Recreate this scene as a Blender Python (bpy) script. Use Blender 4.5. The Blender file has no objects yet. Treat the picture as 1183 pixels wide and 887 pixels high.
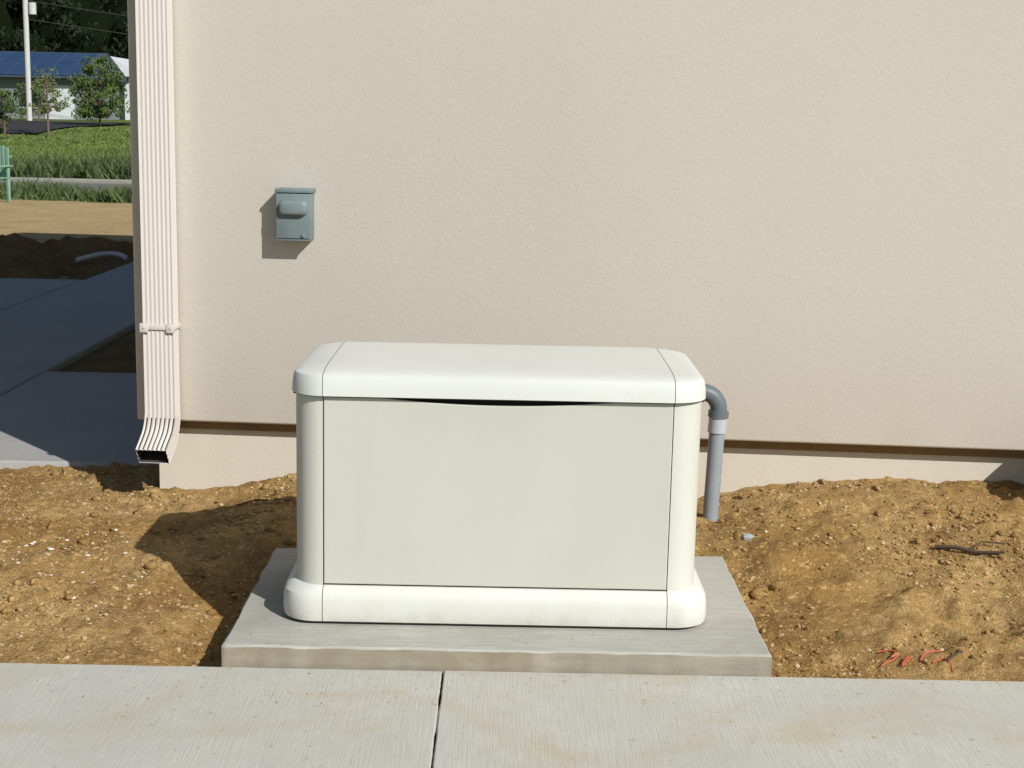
import bpy, bmesh, math, random
from mathutils import Vector, Matrix, noise, Euler
random.seed(7)
S=bpy.context.scene
COL=S.collection
# ---------------------------------------------------------------- helpers
def link(o,parent=None):
    COL.objects.link(o)
    if parent: o.parent=parent
    return o
def empty(name,loc=(0,0,0),rz=0):
    e=bpy.data.objects.new(name,None); e.location=loc; e.rotation_euler=(0,0,rz); e.empty_display_size=.1
    return link(e)
def mesh(name,verts,faces,mat=None,parent=None,smooth=False,loc=(0,0,0)):
    m=bpy.data.meshes.new(name); m.from_pydata([tuple(v) for v in verts],[],faces); m.update()
    if smooth:
        m.polygons.foreach_set('use_smooth',[True]*len(m.polygons))
    if mat: m.materials.append(mat)
    o=bpy.data.objects.new(name,m); o.location=loc
    return link(o,parent)
def frombm(name,bm,mat=None,parent=None,smooth=False,loc=(0,0,0),sharp=None,flatface=None):
    bmesh.ops.recalc_face_normals(bm,faces=bm.faces)
    m=bpy.data.meshes.new(name)
    if smooth:
        for f in bm.faces: f.smooth=True
        if sharp:
            for e in bm.edges:
                if len(e.link_faces)==2 and e.calc_face_angle(0)>sharp: e.smooth=False
    if flatface:
        flatface.smooth=False
        for e in flatface.edges: e.smooth=False
    bm.to_mesh(m); bm.free()
    if mat: m.materials.append(mat)
    o=bpy.data.objects.new(name,m); o.location=loc
    return link(o,parent)
def box(name,x0,x1,y0,y1,z0,z1,mat,parent=None,bev=0,seg=2):
    bm=bmesh.new(); bmesh.ops.create_cube(bm,size=1)
    for v in bm.verts:
        v.co=Vector(((x0+x1)/2+v.co.x*(x1-x0),(y0+y1)/2+v.co.y*(y1-y0),(z0+z1)/2+v.co.z*(z1-z0)))
    if bev: bmesh.ops.bevel(bm,geom=list(bm.edges),offset=bev,segments=seg,profile=.5,affect='EDGES')
    return frombm(name,bm,mat,parent,smooth=bool(bev),sharp=math.radians(30))
def tube(name,pts,r,mat,parent=None,res=16,cyc=False,smooth_path=True):
    c=bpy.data.curves.new(name,'CURVE'); c.dimensions='3D'; c.bevel_depth=r; c.bevel_resolution=res//4+1; c.use_fill_caps=True
    sp=c.splines.new('POLY'); sp.points.add(len(pts)-1)
    for i,p in enumerate(pts): sp.points[i].co=(*p,1)
    o=bpy.data.objects.new(name,c)
    COL.objects.link(o)
    bpy.context.view_layer.update()
    me=bpy.data.meshes.new_from_object(o.evaluated_get(bpy.context.evaluated_depsgraph_get()))
    COL.objects.unlink(o); bpy.data.objects.remove(o)
    me.materials.clear(); me.materials.append(mat)
    me.polygons.foreach_set('use_smooth',[True]*len(me.polygons))
    o=bpy.data.objects.new(name,me); return link(o,parent)
# ---------------------------------------------------------------- materials
class M:
    def __init__(s,name,rough=.8,spec=.3):
        s.m=bpy.data.materials.new(name); s.m.use_nodes=True; s.nt=s.m.node_tree; s.n=s.nt.nodes; s.l=s.nt.links
        s.b=s.n['Principled BSDF']; s.b.inputs['Roughness'].default_value=rough
        s.b.inputs['Specular IOR Level'].default_value=spec
        s.tc=s.n.new('ShaderNodeTexCoord'); s.last=None
    def map(s,scale=(1,1,1),rot=(0,0,0),src='Object',loc=(0,0,0)):
        mp=s.n.new('ShaderNodeMapping'); mp.inputs['Scale'].default_value=scale; mp.inputs['Rotation'].default_value=rot; mp.inputs['Location'].default_value=loc
        s.l.new(s.tc.outputs[src],mp.inputs['Vector']); return mp.outputs[0]
    def noise(s,scale,detail=4,rough=.55,vec=None,dist=0):
        n=s.n.new('ShaderNodeTexNoise'); n.inputs['Scale'].default_value=scale; n.inputs['Detail'].default_value=detail
        n.inputs['Roughness'].default_value=rough; n.inputs['Distortion'].default_value=dist
        s.l.new(vec if vec else s.tc.outputs['Object'],n.inputs['Vector']); return n.outputs['Fac']
    def voro(s,scale,vec=None,feature='F1',out='Distance'):
        n=s.n.new('ShaderNodeTexVoronoi'); n.inputs['Scale'].default_value=scale; n.feature=feature
        s.l.new(vec if vec else s.tc.outputs['Object'],n.inputs['Vector']); return n.outputs[out]
    def ramp(s,fac,stops):
        r=s.n.new('ShaderNodeValToRGB'); e=r.color_ramp.elements
        while len(e)>1: e.remove(e[-1])
        e[0].position=stops[0][0]; c=stops[0][1]; e[0].color=(*c,1) if not isinstance(c,(int,float)) else (c,c,c,1)
        for p,c in stops[1:]:
            x=e.new(p); x.color=(*c,1) if not isinstance(c,(int,float)) else (c,c,c,1)
        s.l.new(fac,r.inputs[0]); return r.outputs[0]
    def mix(s,fac,a,b,mode='MIX'):
        n=s.n.new('ShaderNodeMix'); n.data_type='RGBA'; n.blend_type=mode
        for k,i in ((fac,0),(a,6),(b,7)):
            if isinstance(k,(int,float)): n.inputs[i].default_value=k
            elif isinstance(k,tuple): n.inputs[i].default_value=(*k,1)
            else: s.l.new(k,n.inputs[i])
        return n.outputs[2]
    def math(s,op,a,b):
        n=s.n.new('ShaderNodeMath'); n.operation=op
        for k,i in ((a,0),(b,1)):
            if isinstance(k,(int,float)): n.inputs[i].default_value=k
            else: s.l.new(k,n.inputs[i])
        return n.outputs[0]
    def color(s,c):
        if isinstance(c,tuple): s.b.inputs['Base Color'].default_value=(*c,1)
        else: s.l.new(c,s.b.inputs['Base Color'])
        return s
    def bump(s,h,strength=.5,dist=.01):
        n=s.n.new('ShaderNodeBump'); n.inputs['Strength'].default_value=strength; n.inputs['Distance'].default_value=dist
        s.l.new(h,n.inputs['Height'])
        if s.last: s.l.new(s.last,n.inputs['Normal'])
        s.last=n.outputs[0]; s.l.new(s.last,s.b.inputs['Normal']); return s
def simple(name,c,rough=.6,spec=.4,var=.12,sc=6,bs=0,bsc=200):
    m=M(name,rough,spec)
    n=m.noise(sc,3)
    m.color(m.mix(n,tuple(x*(1-var) for x in c),tuple(min(1,x*(1+var)) for x in c)))
    if bs: m.bump(m.noise(bsc,2),bs,.002)
    return m.m
def stucco(name,c):
    m=M(name,.92,.12)
    big=m.noise(.8,3,.5,m.map((1,1,.6)))
    a=m.mix(m.ramp(big,[(.3,0),(.7,1)]),tuple(x*.955 for x in c),tuple(x*1.025 for x in c))
    tro=m.noise(44,4,.62,m.map((1,1,1.5),(0,.5,0)),1.0)
    a=m.mix(m.ramp(tro,[(.3,.12),(.6,0)]),a,tuple(x*.72 for x in c))
    # faint vertical weathering near the foot of the wall
    sp=m.n.new('ShaderNodeSeparateXYZ'); m.l.new(m.tc.outputs['Object'],sp.inputs[0])
    foot=m.ramp(sp.outputs['Z'],[(.20,.20),(.55,0)])
    sn=m.noise(1,3,.6,m.map((5,5,1.4)))
    a=m.mix(m.math('MULTIPLY',foot,m.ramp(sn,[(.35,0),(.65,1)])),a,(.50,.42,.31))
    m.color(a)
    fine=m.noise(125,2,.6)
    patch=m.ramp(m.noise(2.2,2,.5),[(.35,.55),(.7,1.1)])
    h=m.math('ADD',m.math('MULTIPLY',m.math('MULTIPLY',tro,patch),.7),m.math('MULTIPLY',fine,.5))
    m.bump(h,.36,.0042)
    return m.m
mat_stucco=stucco('stucco_cream',(.64,.60,.53))
mat_found=stucco('stucco_foundation',(.63,.59,.51))
def concrete(name,c,streak=(170,5,1),rot=0,stain=(.36,.30,.2),bs=.5,stamt=.55,sdark=.55,off=0):
    m=M(name,.88,.2)
    big=m.noise(1.7,4,.6,m.map(loc=(off,off,0))); mid=m.noise(14,4,.65)
    a=m.mix(m.ramp(big,[(.25,0),(.75,1)]),tuple(x*.88 for x in c),tuple(x*1.08 for x in c))
    a=m.mix(m.ramp(mid,[(.38,0),(.75,.45)]),a,tuple(x*.80 for x in c))
    s=m.noise(1,2,.6,m.map(streak,(0,0,rot)))
    a=m.mix(m.ramp(s,[(.40,.0),(.66,.7)]),a,tuple(x*sdark for x in c),'MIX')
    st=m.noise(2.3,5,.7,m.map(loc=(off*2,off,0)),.6)
    a=m.mix(m.ramp(st,[(.50,0),(.68,stamt)]),a,stain)
    sp=m.noise(45,2,.5)
    a=m.mix(m.ramp(sp,[(.68,0),(.74,.5)]),a,(.28,.22,.13))
    m.color(a)
    fine=m.noise(240,2,.6)
    m.bump(m.math('ADD',s,m.math('ADD',m.math('MULTIPLY',mid,.4),m.math('MULTIPLY',fine,.35))),bs,.003)
    return m.m
mat_walk=concrete('concrete_sidewalk',(.53,.525,.475),streak=(230,7,1),rot=.03,stain=(.46,.39,.25),bs=.45,stamt=.55,sdark=.84,off=3.3)
mat_pad=concrete('concrete_pad',(.455,.45,.405),streak=(6,120,1),rot=.10,stain=(.30,.28,.23),stamt=.65,bs=.6,sdark=.74)
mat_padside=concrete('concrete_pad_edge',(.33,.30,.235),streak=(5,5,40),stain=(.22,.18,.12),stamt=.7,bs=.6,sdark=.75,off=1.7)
mat_pat=concrete('concrete_patio',(.39,.385,.37),streak=(60,3,1),stain=(.33,.31,.27),bs=.2,sdark=.88)
def soil(name,c1,c2,c3,dark,damp=None):
    m=M(name,.97,.1)
    n1=m.noise(1.6,5,.65); n2=m.noise(22,5,.7); n3=m.noise(150,3,.7)
    a=m.mix(m.ramp(n1,[(.38,0),(.60,1)]),c1,c2)
    if damp:
        n4=m.noise(2.7,5,.7,m.map((1,1,1),(0,0,2)))
        a=m.mix(m.ramp(n4,[(.50,0),(.63,.8)]),a,damp)
    a=m.mix(m.ramp(n2,[(.45,0),(.62,.6)]),a,c3)
    a=m.mix(m.ramp(n3,[(.50,0),(.68,.75)]),a,dark)
    v=m.voro(85,None,'F1','Color')
    a=m.mix(m.ramp(v,[(.78,0),(.86,.55)]),a,tuple(min(.7,x*1.35) for x in c2))
    m.color(a)
    h=m.math('ADD',m.math('MULTIPLY',n2,1.6),m.math('MULTIPLY',n3,.7))
    m.bump(h,.95,.012)
    return m.m
mat_soil=soil('ochre_soil',(.35,.215,.075),(.52,.355,.155),(.32,.19,.065),(.15,.08,.03),(.22,.13,.05))
mat_mulch=soil('dark_soil',(.17,.10,.04),(.26,.165,.07),(.12,.07,.03),(.05,.03,.015))
mat_straw=soil('straw_ground',(.44,.32,.16),(.56,.43,.23),(.36,.26,.12),(.24,.17,.08))
def pebm(name,cols,sc=9):
    m=M(name,.9,.2)
    v=m.voro(sc,None,'F1','Color')
    st=[(i/(len(cols)),c) for i,c in enumerate(cols)]
    r=m.ramp(v,st); m.color(r); return m.m
mat_peb=pebm('pebble_stone',[(.30,.19,.08),(.46,.32,.15),(.26,.15,.06),(.54,.43,.26),(.40,.26,.10),(.50,.40,.25)],31)
mat_chip=simple('chalk_chip',(.66,.62,.55),.9,.2)
def grassm(name,a,b,c):
    m=M(name,.95,.1)
    x=m.mix(m.ramp(m.noise(.35,5,.7),[(.35,0),(.65,1)]),a,b)
    x=m.mix(m.ramp(m.noise(4,4,.7),[(.45,0),(.7,.7)]),x,c)
    m.color(x); return m.m
mat_grass=grassm('grass_ground',(.08,.12,.03),(.13,.18,.045),(.18,.19,.08))
mat_blade=simple('grass_blades',(.135,.195,.05),.7,.2,.45,.7)
mat_weed=simple('weed_leaves',(.085,.12,.045),.7,.2,.4,2)
def leafm(name,a,b):
    m=M(name,.75,.2); m.color(m.mix(m.ramp(m.noise(1.5,3,.7),[(.3,0),(.7,1)]),a,b)); return m.m
mat_leafd=leafm('leaves_dark',(.007,.014,.006),(.022,.036,.013))
mat_leafl=leafm('leaves_light',(.11,.15,.05),(.20,.25,.10))
mat_leafm=leafm('leaves_mid',(.055,.095,.025),(.115,.17,.045))
mat_bark=simple('bark',(.16,.12,.09),.95,.1,.3,12)
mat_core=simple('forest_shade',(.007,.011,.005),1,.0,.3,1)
mat_road=simple('road_grey',(.17,.17,.16),.95,.1,.15,3)
mat_asph=simple('asphalt',(.05,.05,.053),.95,.1,.2,3)
mat_kerb=simple('kerb_concrete',(.28,.28,.25),.9,.1)
def coat(name,c,rough=.42):
    m=M(name,rough,.35)
    a=m.mix(m.ramp(m.noise(2.2,3,.55),[(.35,0),(.7,1)]),tuple(x*.965 for x in c),tuple(x*1.02 for x in c))
    d=m.noise(1,4,.65,m.map((7,7,1.6)))
    a=m.mix(m.ramp(d,[(.50,0),(.8,.10)]),a,(.42,.38,.30))
    sp=m.noise(95,2,.5)
    a=m.mix(m.ramp(sp,[(.72,0),(.78,.4)]),a,(.42,.36,.26))
    sx_=m.n.new('ShaderNodeSeparateXYZ'); m.l.new(m.tc.outputs['Object'],sx_.inputs[0])
    foot=m.ramp(sx_.outputs['Z'],[(.0,.5),(.05,.12),(.16,0)])
    dn=m.noise(16,4,.7)
    a=m.mix(m.math('MULTIPLY',foot,m.ramp(dn,[(.35,0),(.7,1)])),a,(.44,.36,.24))
    m.color(a); m.bump(m.noise(420,1),.16,.0008); return m.m
mat_gdoor=coat('door_paint',(.54,.54,.48),.5)
mat_gend=coat('end_panel_paint',(.60,.605,.55),.45)
mat_glid=coat('lid_plastic',(.65,.67,.635),.42)
mat_gbase=coat('base_plastic',(.65,.665,.62),.45)
mat_dark=simple('dark_gap',(.018,.018,.017),.9,.1)
mat_seam=simple('seam_grey',(.12,.12,.11),.9,.1)
mat_box=M('enclosure_grey_paint',.5,.35)
mat_box.color(mat_box.mix(mat_box.ramp(mat_box.noise(18,4),[(.3,0),(.8,1)]),(.165,.215,.225),(.205,.255,.265)))
mat_box=mat_box.m
mat_pvc=simple('pvc_grey',(.27,.30,.33),.5,.4,.12,14)
mat_pvcl=simple('pvc_light_coupling',(.42,.45,.49),.5,.4)
mat_pvcd=simple('pvc_dark_elbow',(.12,.15,.165),.45,.4)
mat_spout=simple('downspout_paint',(.645,.61,.575),.5,.3,.05,3)
mat_drip_shadow=simple('brown_drip_shadow',(.23,.15,.075),.7,.2,.25,6)

# ---------------------------------------------------------------- ground heights
TH=math.radians(-4.27); CX,CY=-1.454,5.688
def wall_y(x): return CY+(x-CX)*math.tan(TH)
def terr(x,y):
    if 3.5<y<6: return -.4
    if y<36: return -.13
    if y<54: t=(y-36)/18; return -.13+1.0*(t*t*(3-2*t))+.05*noise.noise(Vector((x*.4,y*.4,0)))*min(1,t*4,(1-t)*4)
    if y<70: return .87+(y-54)*.012
    return 1.06
xs=[-400,-200,-120,-80,-60]+[-50+i*1.5 for i in range(0,50)]+[30,45,80,150,400]
ys=[-150,-60,-20,-5,1,3,3.7,5.9,6.3,8,12,20,28,34]+[36+i*1.5 for i in range(0,25)]+[75,85,100,140,220,400,900]
V=[(x,y,terr(x,y)) for y in ys for x in xs]; nx=len(xs)
F=[(j*nx+i,j*nx+i+1,(j+1)*nx+i+1,(j+1)*nx+i) for j in range(len(ys)-1) for i in range(nx-1)]
mesh('terrain',V,F,mat_grass,smooth=True)
pts=[(-30,6.0),(14,6.0)]+[(14-i*.5,26+noise.noise(Vector((i*.37,0,0)))*1.0) for i in range(0,89)]
mesh('bare_ground',[(x,y,-.122) for x,y in pts],[tuple(range(len(pts)))],mat_straw)
def bumpy(name,x0,x1,y0,y1,z,amp,step,mat,seed=0,fade=.25):
    nx=int((x1-x0)/step)+1; ny=int((y1-y0)/step)+1
    V=[];F=[]
    for j in range(ny):
        for i in range(nx):
            x=x0+(x1-x0)*i/(nx-1); y=y0+(y1-y0)*j/(ny-1)
            e=min(x-x0,x1-x,y-y0,y1-y)/fade; e=max(0,min(1,e))
            h=noise.fractal(Vector((x*1.3,y*1.3,seed)),1,2,5)*amp+abs(noise.noise(Vector((x*6,y*6,seed))))*amp*.5
            V.append((x,y,z+(h+amp*.4)*e))
    for j in range(ny-1):
        for i in range(nx-1):
            a=j*nx+i; F.append((a,a+1,a+nx+1,a+nx))
    return mesh(name,V,F,mat,smooth=True)
bumpy('dark_soil_bed',-2.67,-1.0,8.42,17.5,-.10,.05,.05,mat_mulch,3)
bumpy('disturbed_soil',-9.5,-3.86,13.35,17.0,-.11,.16,.07,mat_mulch,5)
def sm(a,b,t):
    t=(t-a)/(b-a); t=max(0,min(1,t)); return t*t*(3-2*t)
def soil_z(x,y):
    back=sm(4.3,5.5,y)
    z=-.072
    z+=back*( .135*sm(.3,1.5,x) + .085*sm(-1.25,-.8,x)*(1-sm(.3,.9,x)) + .0)
    z-=.02*sm(-1.5,-2.2,x)*back
    z+= .02*sm(3.95,4.3,y)*sm(.7,1.0,x)
    z+= .03*sm(3.9,4.4,y)*sm(-.95,-1.3,x)*(1-back*.9)
    dx=(x+.86)/.13; 
    if y<4.95: z-=.05*math.exp(-dx*dx)*(1-sm(4.6,4.95,y))
    for (cx,cy,r,d) in ((1.46,4.27,.14,.045),(1.26,4.10,.07,.022),(1.62,4.55,.12,.03),(1.05,4.7,.09,.018),(-1.35,4.6,.14,.03),(-1.2,5.1,.12,.025),(1.36,4.40,.06,.022)):
        q=((x-cx)**2+(y-cy)**2)/(r*r)
        if q<6: z+= -d*math.exp(-q)+d*.6*math.exp(-(math.sqrt(q)-1.5)**2*4)
    big=noise.fractal(Vector((x*1.6,y*1.6,2)),1,2,4)*.020
    mid=noise.fractal(Vector((x*8,y*8,7)),.9,2,4)*.013
    f=noise.noise(Vector((x*38,y*38,1)))*.005+max(0,noise.noise(Vector((x*17,y*17,9)))-.1)**1.5*.035
    e=sm(3.80,3.95,y)*.85+.15
    return z+(big+mid+f)*e
x0,x1,y0,y1,st=-3.2,3.2,3.80,6.16,.0115
nx=int((x1-x0)/st)+1; ny=int((y1-y0)/st)+1
V=[];F=[]
for j in range(ny):
    y=y0+(y1-y0)*j/(ny-1)
    for i in range(nx):
        x=x0+(x1-x0)*i/(nx-1); V.append((x,y,soil_z(x,y)))
for j in range(ny-1):
    for i in range(nx-1):
        a=j*nx+i; F.append((a,a+1,a+nx+1,a+nx))
mesh('soil_yard',V,F,mat_soil,smooth=True)
for sx,(a,b) in enumerate(((-14,-3.2),(3.2,14))):
    bumpy('soil_yard_verge',a,b,3.80,6.16,-.085,.02,.08,mat_soil,9,.4)
ico=bmesh.new(); bmesh.ops.create_icosphere(ico,subdivisions=1,radius=1); icoV=[v.co.copy() for v in ico.verts]; icoF=[[v.index for v in f.verts] for f in ico.faces]; ico.free()
def scatter(name,n,rng,zf,size,mat,flat=.6,reject=None,smooth=False,clump=False,pw=5):
    V=[];F=[]
    k=0;tries=0
    while k<n and tries<n*6:
        tries+=1
        x=random.uniform(rng[0],rng[1]); y=random.uniform(rng[2],rng[3])
        if reject and reject(x,y): continue
        if clump and noise.noise(Vector((x*2.2,y*2.2,4)))+.35*noise.noise(Vector((x*9,y*9,1)))<random.uniform(-.35,.45): continue
        s=size[0]+(size[1]-size[0])*random.random()**pw
        e=Euler((random.random()*6,random.random()*6,random.random()*6)).to_matrix()
        b=len(V); z=zf(x,y)
        sx,sy,sz=random.uniform(.7,1.3),random.uniform(.6,1.1),random.uniform(.5,.9)
        for v in icoV:
            w=e@Vector((v.x*sx,v.y*sy,v.z*sz))*(1+random.uniform(-.18,.18))*s
            V.append((x+w.x,y+w.y,z+w.z*flat+s*.12))
        F+= [[b+i for i in f] for f in icoF]; k+=1
    return mesh(name,V,F,mat,smooth=smooth)
def onpad(x,y): return (-.77<x<.76 and 3.81<y<4.76) or (y>wall_y(x)+.02 and x>-1.42)
scatter('soil_pebbles',8000,(-2.4,2.4,3.84,6.12),soil_z,(.0022,.012),mat_peb,reject=onpad,clump=True)
scatter('soil_crumbs',16000,(-2.4,2.4,3.83,6.12),soil_z,(.002,.011),mat_soil,reject=onpad,clump=True)
scatter('soil_clods',420,(-2.4,2.4,3.9,6.1),soil_z,(.010,.030),mat_soil,.65,reject=onpad,smooth=True,clump=True,pw=3)
scatter('chalk_chips',130,(-1.75,-1.15,4.2,5.1),soil_z,(.003,.013),mat_chip,.4,pw=5)
scatter('field_stone',1,(.875,.876,5.0,5.001),soil_z,(.028,.029),simple('grey_stone',(.3,.33,.33),.8,.2),.7)
scatter('loose_grit',420,(-1.5,1.5,3.55,3.81),lambda x,y:-.0575,(.0012,.004),mat_peb,.7)
scatter('pad_grit',260,(-.74,.735,3.83,4.74),lambda x,y:.0,(.001,.0035),mat_peb,.7,reject=lambda x,y:-.6<x<.58 and 4.0<y<4.64)

# ---------------------------------------------------------------- sidewalk & pads
def slab(name,x0,x1,y0,y1,z0,z1,mat,parent=None,bev=.006,wob=.0,step=.05,side=None):
    bm=bmesh.new()
    n=max(2,int((x1-x0)/step)); m=max(2,int((y1-y0)/step))
    per=[]
    for i in range(n): per.append((x0+(x1-x0)*i/n,y0,0,-1))
    for i in range(m): per.append((x1,y0+(y1-y0)*i/m,1,0))
    for i in range(n): per.append((x1-(x1-x0)*i/n,y1,0,1))
    for i in range(m): per.append((x0,y1-(y1-y0)*i/m,-1,0))
    def ring(z,ins,w):
        r=[]
        for (x,y,a,b) in per:
            k=noise.noise(Vector((x*9,y*9,z*3)))*w+noise.noise(Vector((x*40,y*40,z*3)))*w*.5-ins
            xx=x+a*k; yy=y+b*k
            if ins: xx=min(max(xx,x0+ins),x1-ins); yy=min(max(yy,y0+ins),y1-ins)
            r.append(bm.verts.new((xx,yy,z+noise.noise(Vector((x*14,y*14,5)))*w*.3)))
        return r
    R=[ring(z0,0,wob),ring(z1-bev,0,wob),ring(z1-bev*.3,bev*.3,wob*.8),ring(z1,bev,wob*.5)]
    L=len(per)
    for q,(a,b) in enumerate(zip(R,R[1:])):
        for i in range(L):
            f=bm.faces.new((a[i],a[(i+1)%L],b[(i+1)%L],b[i]))
            if side and q<1: f.material_index=1
    ff=bm.faces.new(R[-1])
    o=frombm(name,bm,mat,parent,smooth=True,sharp=math.radians(60),flatface=ff)
    if side: o.data.materials.append(side)
    return o
sw=empty('sidewalk')
J=-.151
xj=[J-1.6*4+1.6*i for i in range(9)]
for i in range(8):
    slab('walk_slab_%d'%i,xj[i]+.0022,xj[i+1]-.0022,2.2,3.808,-.16,-.057-(.002 if i%2 else 0),mat_walk,sw,.004,.004,.02)
box('joint_bed',-6.4,6.2,2.25,3.79,-.16,-.085,mat_dark,sw)
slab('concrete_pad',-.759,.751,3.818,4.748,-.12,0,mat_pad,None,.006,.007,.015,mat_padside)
pt=empty('patio')
slab('patio_slab_a',-9,-2.684,6.16,8.40,-.16,-.06,mat_pat,pt,.01,.004,.05)
slab('patio_slab_b',-2.672,-1.46,6.16,8.40,-.16,-.06,mat_pat,pt,.01,.004,.05)
pw_=empty('driveway')
for i,(a,b) in enumerate(((-9,-3.836),(-3.824,-2.68))):
    slab('driveway_slab_%d'%i,a,b,8.412,10.6,-.16,-.062,mat_pat,pw_,.01,.004,.08)
    slab('driveway_slab_b%d'%i,a,b,10.612,13.2,-.16,-.062,mat_pat,pw_,.01,.004,.08)
slab('walkway_slab',-3.82,-2.68,13.212,20,-.16,-.062,mat_pat,pw_,.01,.004,.08)

# ---------------------------------------------------------------- generator
G=empty('standby_generator',(-.013,4.0,0))
def rring(hx,y0,y1,r,n=10):
    r=max(r,.002); P=[]
    for cx,cy,a0 in ((hx-r,y0+r,-90),(hx-r,y1-r,0),(-hx+r,y1-r,90),(-hx+r,y0+r,180)):
        for i in range(n+1):
            a=math.radians(a0+90*i/n); P.append((cx+r*math.cos(a),cy+r*math.sin(a)))
    return P
def loftbm(rings,capt=True,capb=True):
    bm=bmesh.new(); R=[]
    for z,hx,y0,y1,r in rings:
        R.append([bm.verts.new((x,y,z)) for x,y in rring(hx,y0,y1,r)])
    L=len(R[0])
    for a,b in zip(R,R[1:]):
        for i in range(L): bm.faces.new((a[i],a[(i+1)%L],b[(i+1)%L],b[i]))
    if capt: bm.faces.new(R[-1])
    if capb: bm.faces.new(R[0][::-1])
    return bm
def pieces(base,rings,mats,cuts,gap=.0015,which=(0,1,2),sharp=38):
    for k in which:
        bm=loftbm(rings)
        bmesh.ops.recalc_face_normals(bm,faces=bm.faces)
        lim=[-9]+list(cuts)+[9]
        a,b=lim[k],lim[k+1]
        if a>-8: bmesh.ops.bisect_plane(bm,geom=bm.verts[:]+bm.edges[:]+bm.faces[:],plane_co=(a+gap,0,0),plane_no=(1,0,0),clear_inner=True)
        if b<8: bmesh.ops.bisect_plane(bm,geom=bm.verts[:]+bm.edges[:]+bm.faces[:],plane_co=(b-gap,0,0),plane_no=(1,0,0),clear_outer=True)
        frombm(base+('_left','_centre','_right')[k],bm,mats[k],G,smooth=True,sharp=math.radians(sharp))
CUT=(-.492,.492)
YB=.625
lid=[(.664,.582,.012,YB-.01,.10),(.6645,.590,.0,YB,.105),(.69,.5895,.003,YB-.001,.105),(.713,.586,.008,YB-.004,.105),(.7195,.582,.011,YB-.006,.103),
     (.7235,.575,.017,YB-.011,.10),(.7270,.561,.028,YB-.02,.096),(.7305,.540,.048,YB-.035,.09),(.7335,.512,.078,YB-.06,.08),(.736,.478,.13,YB-.11,.07),(.738,.43,.22,YB-.22,.05)]
pieces('lid',lid,(mat_glid,)*3,CUT,.0009,sharp=24)
core=[(z-.003,hx-.004,y0+.004,y1-.004,r) for z,hx,y0,y1,r in lid]
frombm('lid_core',loftbm(core),mat_seam,G)
bd=[(.105,.579,.018,YB-.018,.088),(.670,.579,.018,YB-.018,.088)]
pieces('body_end',bd,(mat_gend,mat_gend,mat_gend),CUT,.0008,(0,2))
frombm('body_core',loftbm([(.10,.575,.026,YB-.022,.086),(.672,.575,.026,YB-.022,.086)]),mat_dark,G)
box('back_panel',-.488,.488,YB-.022,YB-.014,.12,.66,mat_gend,G,.002)
bs=[(.007,.606,.004,YB+.006,.09),(.011,.614,-.006,YB+.014,.096),(.030,.6165,-.010,YB+.018,.098),(.070,.6155,-.009,YB+.016,.098),(.088,.612,-.005,YB+.012,.095),(.098,.604,.002,YB+.004,.092),(.106,.594,.010,YB-.004,.089),(.111,.583,.0165,YB-.014,.086),(.111,.55,.05,YB-.05,.08)]
pieces('base',bs,(mat_gbase,)*3,CUT,.001,sharp=30)
frombm('base_core',loftbm([(z-.002 if z>.05 else z-.005,hx-.006,y0+.006,y1-.006,r) for z,hx,y0,y1,r in bs]),mat_seam,G)  # grey core fills the seams and paints the shadow line under the base
bm=bmesh.new(); N=60; hw=.4902
def ztop(x):
    q=1-(abs(x)/.33)**2
    return .6605-.0175*max(0,q)
def ring_d(ins,y):
    P=[]
    for i in range(N+1):
        x=-hw+2*hw*i/N; P.append((x,ztop(x)))
    pts=[(-hw,.116),(hw,.116)]+[p for p in reversed(P)]
    out=[]
    for x,z in pts:
        xx=max(-hw+ins,min(hw-ins,x)); zz=max(.116+ins,min(z-ins,9)); out.append(bm.verts.new((xx,y,zz)))
    return out
A=ring_d(0,.030);B=ring_d(0,.0180);C=ring_d(.0008,.0162);D=ring_d(.003,.0155)
for a,b in ((A,B),(B,C),(C,D)):
    for i in range(len(a)): bm.faces.new((a[i],a[(i+1)%len(a)],b[(i+1)%len(a)],b[i]))
ff=bm.faces.new(D)
frombm('front_door',bm,mat_gdoor,G,smooth=True,sharp=math.radians(20),flatface=ff)
for s in (-1,1):
    for i in range(9):
        x=s*.580
        box('louvre',min(x,x+s*.006),max(x,x+s*.006),.16,.46,.20+i*.04,.222+i*.04,mat_gend,G,.002)
    x=s*.588
    box('lid_latch',min(x,x+s*.008),max(x,x+s*.008),.16,.20,.64,.668,mat_dark,G,.003)

# ---------------------------------------------------------------- house
H=empty('stucco_house',(CX,CY,0),TH)
W_,B_,ZT=13.0,7.0,5.4
def boxin(name,x0,x1,y0,y1,z0,z1,mat,bev=0): return box(name,x0,x1,y0,y1,z0,z1,mat,H,bev,3)
boxin('wall',0,W_,0,B_,.232,ZT,mat_stucco,.010)
boxin('foundation',.065,W_-.065,.07,B_-.07,-.4,.2315,mat_found,.0)
boxin('drip_shadow_band',.05,W_-.05,.058,B_-.058,.192,.2312,mat_drip_shadow)  # drip edge band; its brown also paints the shadow strip under the ledge
o=.35;rz=ZT+.003
V=[(-o,-o,rz),(W_+o,-o,rz),(W_+o,B_+o,rz),(-o,B_+o,rz),(-o,-o,rz+.18),(W_+o,-o,rz+.18),(W_+o,B_+o,rz+.18),(-o,B_+o,rz+.18),(3.4,B_/2,rz+1.6),(W_-3.4,B_/2,rz+1.6)]
F=[(3,2,1,0),(0,1,5,4),(1,2,6,5),(2,3,7,6),(3,0,4,7),(4,5,9,8),(5,6,9),(6,7,8,9),(7,4,8)]
mesh('roof',V,F,simple('shingle_roof',(.12,.11,.1),.95,.1,.25,8),H)

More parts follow.
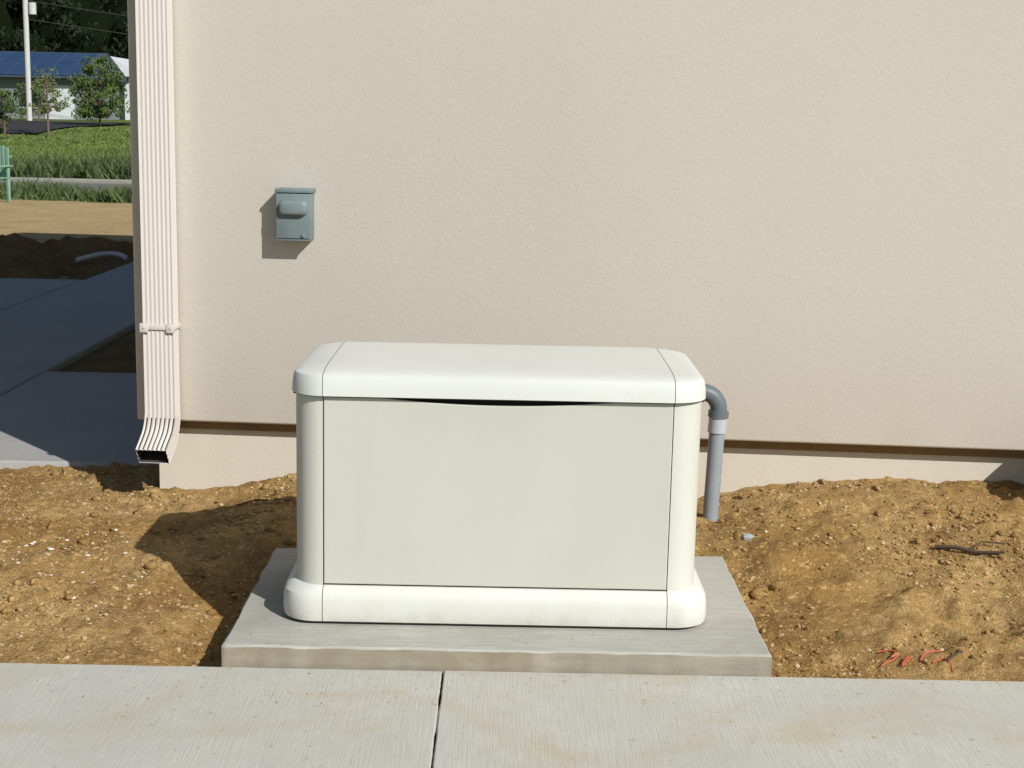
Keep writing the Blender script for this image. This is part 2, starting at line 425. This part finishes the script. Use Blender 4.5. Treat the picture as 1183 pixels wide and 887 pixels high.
# downspout
DS=empty('downspout',(CX,CY,0),TH)
def spout_profile(w,d,ribs=7,rd=.0026):
    P=[]
    n=ribs*4
    for i in range(n+1):
        t=i/n; x=-w/2+w*t; y=-d/2 + (rd if (i%4) in(2,3) and 0<i<n else 0); P.append((x,y))
    m=12
    for i in range(1,m): P.append((w/2-(rd*.7 if (i%4) in(2,3) else 0),-d/2+d*i/m))
    for i in range(n+1): P.append((w/2-w*i/n,d/2))
    for i in range(1,m): P.append((-w/2+(rd*.7 if (i%4) in(2,3) else 0),d/2-d*i/m))
    return P
def sweep(name,path,prof,mat,parent,shell=False):
    bm=bmesh.new();R=[]
    for (cx,cy,cz,ang,sc) in path:
        r=[]
        for x,y in prof:
            r.append(bm.verts.new((cx+x*sc,cy+y*sc*math.cos(ang),cz+y*sc*math.sin(ang))))
        R.append(r)
    L=len(prof)
    for a,b in zip(R,R[1:]):
        for i in range(L): bm.faces.new((a[i],a[(i+1)%L],b[(i+1)%L],b[i]))
    return frombm(name,bm,mat,parent,smooth=True,sharp=math.radians(40))
prof=spout_profile(.118,.072)
sx=.121
path=[(sx,-.05,ZT-.1,0,1),(sx,-.05,.278,0,1)]
path+=[(sx,-.05,.265,0,1.03)]
Rb=.110
for i in range(0,15):
    a=math.radians(56*i/14)
    path.append((sx-.008*(i/14),-.05-Rb*(1-math.cos(a))*1.15,.26-Rb*math.sin(a)*1.15,-a,1.02+(.018 if i%2 else 0)))
a=math.radians(56); cy,cz=path[-1][1],path[-1][2]
path.append((sx-.010,cy-math.sin(a)*.06,cz-math.cos(a)*.06,-a,1.02))
sp=sweep('pipe',path,prof,mat_spout,DS)
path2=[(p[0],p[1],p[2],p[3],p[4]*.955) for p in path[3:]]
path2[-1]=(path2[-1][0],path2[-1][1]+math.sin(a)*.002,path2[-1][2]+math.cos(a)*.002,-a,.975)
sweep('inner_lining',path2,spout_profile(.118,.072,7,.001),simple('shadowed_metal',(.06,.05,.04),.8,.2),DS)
box('strap_front',sx-.062,sx+.062,-.0915,-.087,.608,.628,mat_spout,DS,.0015)
box('strap_side_l',sx-.065,sx-.0605,-.086,-.001,.608,.628,mat_spout,DS,.0015)
box('strap_side_r',sx+.0605,sx+.065,-.086,-.001,.608,.628,mat_spout,DS,.0015)
for s in (-1,1): box('strap_tab',sx+s*.052-.017,sx+s*.052+.017,-.0955,-.092,.598,.634,mat_spout,DS,.003)
for s in (-1,1): box('strap_screw',sx+s*.052-.004,sx+s*.052+.004,-.0985,-.0958,.612,.620,mat_spout,DS,.002)

# disconnect box on the wall
ex=.652
E=empty('electrical_disconnect_box',(CX+ex*math.cos(TH),CY+ex*math.sin(TH),1.065),TH)
box('housing',-.064,.064,-.068,-.0005,-.098,.092,mat_box,E,.004)
box('cover',-.067,.067,-.078,-.0685,-.101,.078,mat_box,E,.003)
box('rain_hood',-.071,.071,-.083,-.001,.080,.097,mat_box,E,.005)
bm=bmesh.new(); R=[]
for y,ins in ((-.078,0),(-.090,.002),(-.097,.006),(-.100,.013)):
    P=rring(.055-ins,-.030+ins,.030-ins,.020-ins*.6,6)
    R.append([bm.verts.new((x,y,.024+z)) for x,z in P])
for a_,b_ in zip(R,R[1:]):
    for i in range(len(a_)): bm.faces.new((a_[i],a_[(i+1)%len(a_)],b_[(i+1)%len(b_)],b_[i]))
bm.faces.new(R[-1])
frombm('handle_bulge',bm,mat_box,E,smooth=True,sharp=math.radians(40))
box('cover_seam',-.060,.060,-.0795,-.078,-.0925,-.0905,mat_dark,E)
box('hasp',.032,.043,-.085,-.078,-.087,-.074,mat_box,E,.002)

# conduit
C=empty('conduit_pipe')
px,py=.785,5.28
zt=.40
pts=[(px-.012,py,-.25),(px+.008,py,zt)]
tube('riser',pts,.029,mat_pvc,C)
tube('coupling',[(px+.0045,py,.315),(px+.008,py,.375)],.034,mat_pvcl,C)
tube('coupling_rim',[(px+.007,py,.372),(px+.0085,py,.395)],.038,mat_pvcd,C)
arc=[(px+.008,py,.39)]
for i in range(0,11):
    a=math.radians(90*i/10); arc.append((px+.008-.065*(1-math.cos(a)),py,.40+.065*math.sin(a)))
arc.append((px-.12,py,.465))
tube('elbow',arc,.0315,mat_pvcd,C)
tube('elbow_socket',[(px-.050,py,.465),(px-.10,py,.465)],.038,mat_pvcd,C)
arc=[(px-.1,py,.465),(px-.25,py,.465)]
for i in range(1,9):
    a=math.radians(90*i/8); arc.append((px-.25-.08*math.sin(a),py-.08*(1-math.cos(a)),.465))
arc.append((px-.33,4.6,.465))
tube('feed_to_generator',arc,.028,mat_pvc,C)

# unseen block just right of the frame, added to cast the wall shadow
st=empty('unseen_shadow_block',(CX,CY,0),TH)
box('block_lower',3.66,5.2,-.42,.064,-.3,.190,mat_walk,st,.008)
box('block_upper',3.66,5.2,-.43,-.004,.1905,.45,mat_walk,st,.008)
box('block_front',3.95,4.9,-.75,-.435,-.2,.18,mat_walk,st,.008)

# debris
def stick(name,pts,r,mat):
    return tube(name,[(x,y,soil_z(x,y)+h) for x,y,h in pts],r,mat,None,8)
mat_stick=simple('dead_twig',(.09,.065,.045),.9,.1)
stick('dead_branch',[(1.50,4.86,.012),(1.56,4.83,.02),(1.62,4.80,.012),(1.70,4.75,.02)],.007,mat_stick)
stick('twig',[(1.60,4.82,.01),(1.66,4.86,.02),(1.74,4.86,.02)],.003,mat_stick)
stick('twig',[(1.27,3.93,.008),(1.30,3.97,.016),(1.33,3.99,.010)],.0035,mat_stick)
stick('twig',[(-1.0,5.35,.008),(-.93,5.37,.016),(-.88,5.33,.010)],.003,mat_stick)
mat_red=simple('red_wire',(.55,.12,.07),.6,.3)
fw=empty('utility_marker_wire')
for k in range(5):
    bx,by=1.13+k*.026,4.00-k*.014
    pts=[]
    for t in range(0,5):
        qx,qy=bx+t*.018*math.cos(k*1.3+t*.5),by+t*.014*math.sin(k*2+t*.6)
        pts.append((qx,qy,soil_z(qx,qy)+.008+.004*math.sin(t*1.7+k)))
    tube('wire',pts,.0023,mat_red,fw,8)
mat_dl=simple('dry_leaf',(.30,.15,.06),.8,.2,.3,30)
V=[];F=[]
random.seed(3)
for (x,y,s) in ((.93,5.44,.05),(1.38,5.42,.035),(1.2,5.3,.02),(-1.1,5.5,.03),(1.52,4.9,.03),(1.9,5.3,.03),(.62,5.35,.025),(-1.05,4.9,.02),(1.38,4.02,.02),(1.1,4.5,.015)):
    b=len(V); z=soil_z(x,y)+.01; r=random.random()*6
    P=[(-1,0,0),(-.3,-.45,.25),(.5,-.35,.35),(1,0,.1),(.5,.35,.3),(-.3,.4,.35),(.1,0,0)]
    e=Euler((random.uniform(.2,1.1),random.uniform(-.5,.5),r)).to_matrix()
    for p in P:
        w=e@Vector(p)*s*.6; V.append((x+w.x,y+w.y,z+w.z+s*.2))
    F+=[(b,b+1,b+6),(b+1,b+2,b+6),(b+2,b+3,b+6),(b+3,b+4,b+6),(b+4,b+5,b+6),(b+5,b,b+6)]
mesh('dry_leaves',V,F,mat_dl)
tube('drain_hose',[(-4.22+.42*t, 14.35+.22*math.sin(t*2.6), .0+.05*math.sin(t*2.2)) for t in [i*.1 for i in range(12)]],.024,simple('white_hose',(.5,.52,.53),.5,.4))

# ---------------------------------------------------------------- background
def strip(name,x0,x1,y0,y1,dz,mat,n=6):
    V=[];F=[]
    for j in range(n+1):
        y=y0+(y1-y0)*j/n
        for x in (x0,x1): V.append((x,y,terr(x,y)+dz))
    for j in range(n): F.append((2*j,2*j+1,2*j+3,2*j+2))
    return mesh(name,V,F,mat)
strip('road',-120,120,28.6,32.6,.012,mat_road)
kb=empty('road_kerb')
box('kerb_near',-120,120,28.35,28.55,-.13,-.03,mat_kerb,kb,.02)
box('kerb_far',-120,120,32.65,32.85,-.13,-.02,mat_kerb,kb,.02)
strip('street',-120,-15.6,49,63,.06,mat_asph,10)
def blades(name,n,rng,zf,h,w,mat,lean=.4,thr=None,sc=.6):
    V=[];F=[]
    for k in range(n):
        x=random.uniform(rng[0],rng[1]); y=random.uniform(rng[2],rng[3])
        if x<-15.55 and y>48.9: continue
        q=noise.noise(Vector((x*sc,y*sc,3)))+.5*noise.noise(Vector((x*sc*4,y*sc*4,8)))
        if thr is not None and q<thr: continue
        z=zf(x,y); hh=random.uniform(*h)*(.7+.6*max(-.5,q)); a=random.random()*3.14; ww=w*random.uniform(.5,1.4)
        dx,dy=math.cos(a)*ww,math.sin(a)*ww; lx,ly=random.uniform(-lean,lean)*hh,random.uniform(-lean,lean)*hh
        b=len(V); V+=[(x-dx,y-dy,z),(x+dx,y+dy,z),(x+lx,y+ly,z+hh)]; F.append((b,b+1,b+2))
    return mesh(name,V,F,mat)
random.seed(11)
blades('grass',60000,(-20,-7,33.6,54.5),terr,(.03,.09),.025,mat_blade,1.0)
blades('weeds',7000,(-12,-5,26.0,28.3),terr,(.08,.36),.03,mat_weed,.8,-.05)
blades('tall_weeds',12000,(-12.5,-6.5,33.0,37.0),terr,(.15,.75),.04,mat_weed,.8,-.05,.9)
def leafcloud(V,F,c,rad,n,size,shape=None):
    for k in range(n):
        while True:
            p=Vector((random.uniform(-1,1),random.uniform(-1,1),random.uniform(-1,1)))
            if p.length<1: break
        if random.random()<.5: p=p.normalized()*random.uniform(.7,1.02)
        q=Vector((c[0]+p.x*rad[0],c[1]+p.y*rad[1],c[2]+p.z*rad[2]))
        e=Euler((random.random()*6,random.random()*6,random.random()*6)).to_matrix(); s=size*random.uniform(.5,1.3)
        b=len(V)
        for cc in ((-1,0,0),(0,-.5,0),(1,0,.1),(0,.5,0)):
            w=e@Vector(cc)*s; V.append(q+w)
        F.append((b,b+1,b+2,b+3))
def tree(name,x,y,h,trunk_h,cr,mat,nl=60,clumps=22,leaf=.05,lean=0):
    z=terr(x,y); T=empty(name,(x,y,z-.03))
    bm=bmesh.new()
    def cone(p0,p1,r0,r1,seg=7):
        d=(p1-p0); q=d.to_track_quat('Z','Y').to_matrix()
        a=[bm.verts.new(p0+q@Vector((math.cos(i/seg*6.283)*r0,math.sin(i/seg*6.283)*r0,0))) for i in range(seg)]
        b=[bm.verts.new(p1+q@Vector((math.cos(i/seg*6.283)*r1,math.sin(i/seg*6.283)*r1,0))) for i in range(seg)]
        for i in range(seg): bm.faces.new((a[i],a[(i+1)%seg],b[(i+1)%seg],b[i]))
    r=h*.012+.008
    top=Vector((lean,0,h*.86)); mid=Vector((lean*.4,0,trunk_h))
    cone(Vector((0,0,0)),mid,r*1.3,r); cone(mid,top,r,r*.25)
    V=[];F=[]
    for k in range(clumps):
        t=random.random(); zc=trunk_h+(h-trunk_h)*(.04+.90*t)
        rr=cr*math.sin(math.pi*min(1,.22+.72*t))**.7*random.uniform(.3,1.15)
        a=random.random()*6.283
        p=Vector((lean*t+rr*math.cos(a),rr*math.sin(a),zc))
        s=mid.lerp(top,max(0,min(1,t*.8-.1)))
        cone(s,p,r*.35,r*.08,5)
        cs=cr*random.uniform(.14,.38)
        leafcloud(V,F,p,(cs,cs,cs*.8),nl,leaf)
    frombm('trunk',bm,mat_bark,T,smooth=True)
    mesh('crown',V,F,mat,T)
    return T
random.seed(5)
tree('sapling_tree',-14.9,48,2.35,.8,.62,mat_leafl,18,30,.04)
tree('sapling_tree',-15.8,46.5,1.7,.25,.50,mat_leafm,40,26,.045)
tree('sapling_tree',-15.7,57,2.75,.35,.95,mat_leafm,70,50,.07)
tree('sapling_tree',-14.4,60,2.2,.4,.9,mat_leafl,50,34,.07)
tree('sapling_tree',-21.5,68,1.9,.2,1.0,mat_leafm,60,30,.07)
tree('sapling_tree',-19.4,70,1.7,.2,.9,mat_leafm,60,30,.07)
# distant wood
random.seed(9)
V=[];F=[];bmc=bmesh.new()
for row,(yy,hh) in enumerate(((92,6.5),(98,10),(106,15))):
    x=-58
    while x<6:
        h=hh*random.uniform(.75,1.3); w=random.uniform(2.0,3.6)
        z0=terr(x,yy)
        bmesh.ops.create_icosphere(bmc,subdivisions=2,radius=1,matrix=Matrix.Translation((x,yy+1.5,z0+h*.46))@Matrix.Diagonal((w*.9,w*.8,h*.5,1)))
        for k in range(22 if -42<x<-12 else 6):
            t=random.random(); a=random.uniform(3.3,6.1)
            rr=w*random.uniform(.5,1.15)*(1-.5*t)
            cs=random.uniform(.4,1.2)
            leafcloud(V,F,(x+rr*math.cos(a),yy+rr*math.sin(a),z0+h*(.04+.94*t)),(cs,cs,cs*.7),45,.15)
        x+=w*1.15
for v in bmc.verts: v.co+=Vector((noise.noise(v.co*.5),noise.noise(v.co*.5+Vector((9,0,0))),noise.noise(v.co*.5+Vector((0,9,0)))))*.9
DT=empty('distant_trees')
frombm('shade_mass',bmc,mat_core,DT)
mesh('foliage',V,F,mat_leafd,DT)
# utility pole & wires
U=empty('utility_pole',(-21.3,66,terr(0,66)))
mat_pole=simple('weathered_pole',(.55,.55,.54),.9,.1)
tube('pole',[(0,0,-.3),(0,0,11.5)],.12,mat_pole,U,12)
box('crossarm',-1.2,1.2,-.06,.06,10.5,10.64,mat_pole,U)
tube('transformer',[(.3,0,4.6),(.3,0,5.1)],.17,mat_pole,U,12)
mat_wire=simple('wire_black',(.05,.05,.05),.7,.2)
for k,(zz,dz) in enumerate(((4.4,-.9),(5.2,-1.0),(10.7,-.3))):
    tube('wire',[(t*30,-t*2,zz+dz*t*2-1.2*4*t*(1-t)*.5) for t in [i/12 for i in range(13)]],.018,mat_wire,U,4)
# solar roof house
SH=empty('solar_roof_house',(-29.6,76,terr(0,76)))
mat_white=simple('white_siding',(.60,.63,.66),.8,.2)
mat_win=simple('window_glass',(.03,.035,.04),.2,.6)
box('walls',-9,7.6,0,8,0,2.1,simple('grey_siding',(.22,.24,.25),.8,.2),SH)
V=[(-9.5,-.6,2.06),(8.1,-.6,2.06),(8.1,4,3.5),(-9.5,4,3.5),(-9.5,8.6,2.06),(8.1,8.6,2.06)]
mesh('roof',V,[(0,1,2,3),(3,2,5,4),(0,3,4),(1,5,2)],simple('slate_roof',(.06,.08,.12),.8,.2),SH)
m=M('solar_panel',.35,.4); v=m.n.new('ShaderNodeTexBrick'); v.offset=0
for kk,vv in (('Scale',1.0),('Mortar Size',.02),('Brick Width',1.0),('Row Height',.8)): v.inputs[kk].default_value=vv
v.inputs['Color1'].default_value=(.02,.05,.115,1);v.inputs['Color2'].default_value=(.028,.06,.13,1);v.inputs['Mortar'].default_value=(.06,.10,.16,1)
m.l.new(m.tc.outputs['Object'],v.inputs['Vector']); m.color(v.outputs[0])
mesh('solar_panels',[(-8.5,-.35,2.18),(7.6,-.35,2.18),(7.6,3.75,3.46),(-8.5,3.75,3.46)],[(0,1,2,3)],m.m,SH)
for xx in (-6,-2.5,1.2,4.6): 
    box('window',xx,xx+1.1,-.05,-.002,.6,1.5,mat_win,SH)
    box('window_frame',xx-.08,xx+1.18,-.03,-.001,.52,.59,mat_white,SH)
box('garage_door',5.9,7.4,-.05,-.002,0,1.7,mat_white,SH)
GB=empty('white_garage',(-23.2,84,terr(0,84)))
box('walls',-.9,2.4,0,5,0,2.4,mat_white,GB)
mesh('roof',[(-1.2,-.4,2.4),(2.7,-.4,2.4),(2.7,5.4,2.4),(-1.2,5.4,2.4),(.75,-.4,3.5),(.75,5.4,3.5)],[(0,4,5,3),(4,1,2,5),(0,1,4),(3,5,2)],mat_white,GB)
box('door',-.2,1.5,-.05,-.002,0,1.9,mat_win,GB)
# parked car
PC=empty('parked_car',(-22.9,61.5,terr(0,61.5)+.06))
side=[(-2.2,.35),(-2.25,.75),(-2.1,.95),(-1.5,1.0),(-.9,1.42),(.5,1.45),(1.15,1.02),(2.0,.9),(2.25,.7),(2.2,.32)]
bm=bmesh.new()
a_=[bm.verts.new((x,-.85,z)) for x,z in side]; b_=[bm.verts.new((x,.85,z)) for x,z in side]
bm.faces.new(a_);bm.faces.new(b_[::-1])
for i in range(len(side)): bm.faces.new((a_[i],a_[(i+1)%len(side)],b_[(i+1)%len(side)],b_[i]))
bmesh.ops.bevel(bm,geom=list(bm.edges),offset=.06,segments=2,affect='EDGES')
frombm('body',bm,simple('dark_car_paint',(.03,.035,.045),.25,.6),PC,smooth=True,sharp=.6)
mesh('side_glass',[(-1.35,-.853,1.0),(.95,-.853,1.03),(.45,-.853,1.36),(-.85,-.853,1.34)],[(0,1,2,3)],mat_win,PC)
for xx in (-1.4,1.4):
    for yy in (-.86,.7):
        tube('wheel',[(xx,yy,.33),(xx,yy+.18,.33)],.33,mat_dark,PC,16)
# green lawn chair
LC=empty('lawn_chair',(-8.95,25.3,-.12),math.radians(-25))
mat_ch=simple('green_plastic',(.20,.36,.28),.5,.4)
for xx in (-.28,.24):
    for yy in (-.25,.22): box('leg',xx,xx+.05,yy,yy+.05,0,.40 if yy>0 else .6,mat_ch,LC,.005)
    box('arm',xx-.02,xx+.08,-.3,.32,.60,.63,mat_ch,LC,.008)
    box('arm_post',xx,xx+.05,.22,.27,.405,.598,mat_ch,LC,.005)
for i in range(5): box('seat_slat',-.27,.28,-.26+i*.105,-.17+i*.105,.402,.42,mat_ch,LC,.004)
for i in range(6): 
    box('back_slat',-.27+i*.093,-.20+i*.093,.27,.29,.36,.92+.05*math.sin((i+.5)/6*3.14),mat_ch,LC,.004)
box('back_rail',-.29,.30,.292,.31,.75,.80,mat_ch,LC,.004)

# ---------------------------------------------------------------- light
sd=(.645,.765,.73)
d=Vector((-sd[0],sd[1],-sd[2])).normalized()
sun=bpy.data.lights.new('sun','SUN'); sun.energy=4.65; sun.angle=math.radians(.5); sun.color=(1,.968,.92)
so=bpy.data.objects.new('sun',sun); so.rotation_euler=d.to_track_quat('-Z','Y').to_euler(); link(so)
w=bpy.data.worlds.new('World'); S.world=w; w.use_nodes=True
nt=w.node_tree; bg=nt.nodes['Background']; sk=nt.nodes.new('ShaderNodeTexSky'); sk.sky_type='NISHITA'; sk.sun_disc=False
sk.sun_elevation=math.asin(sd[2]/Vector(sd).length); sk.sun_rotation=math.atan2(sd[0],-sd[1])
nt.links.new(sk.outputs[0],bg.inputs[0]); bg.inputs[1].default_value=.06
# ---------------------------------------------------------------- camera
cam=bpy.data.cameras.new('camera'); cam.sensor_width=36; cam.lens=1688.18/1183*36; cam.clip_end=2000; cam.clip_start=.05
co=bpy.data.objects.new('camera',cam); link(co)
p,r,yw=[math.radians(a) for a in (10.1804,1.2178,-.3248)]
fwd=Vector((-math.sin(yw)*math.cos(p),math.cos(yw)*math.cos(p),-math.sin(p)))
rt=Vector((math.cos(yw),math.sin(yw),0)); up=rt.cross(fwd)
c_,s_=math.cos(r),math.sin(r)
R_=rt*c_+up*s_; U_=up*c_-rt*s_
mw=Matrix((( R_.x,U_.x,-fwd.x,0),(R_.y,U_.y,-fwd.y,0),(R_.z,U_.z,-fwd.z,1.4281),(0,0,0,1)))
co.matrix_world=mw
S.camera=co
S.view_settings.view_transform='Standard'; S.view_settings.look='None'; S.view_settings.exposure=0
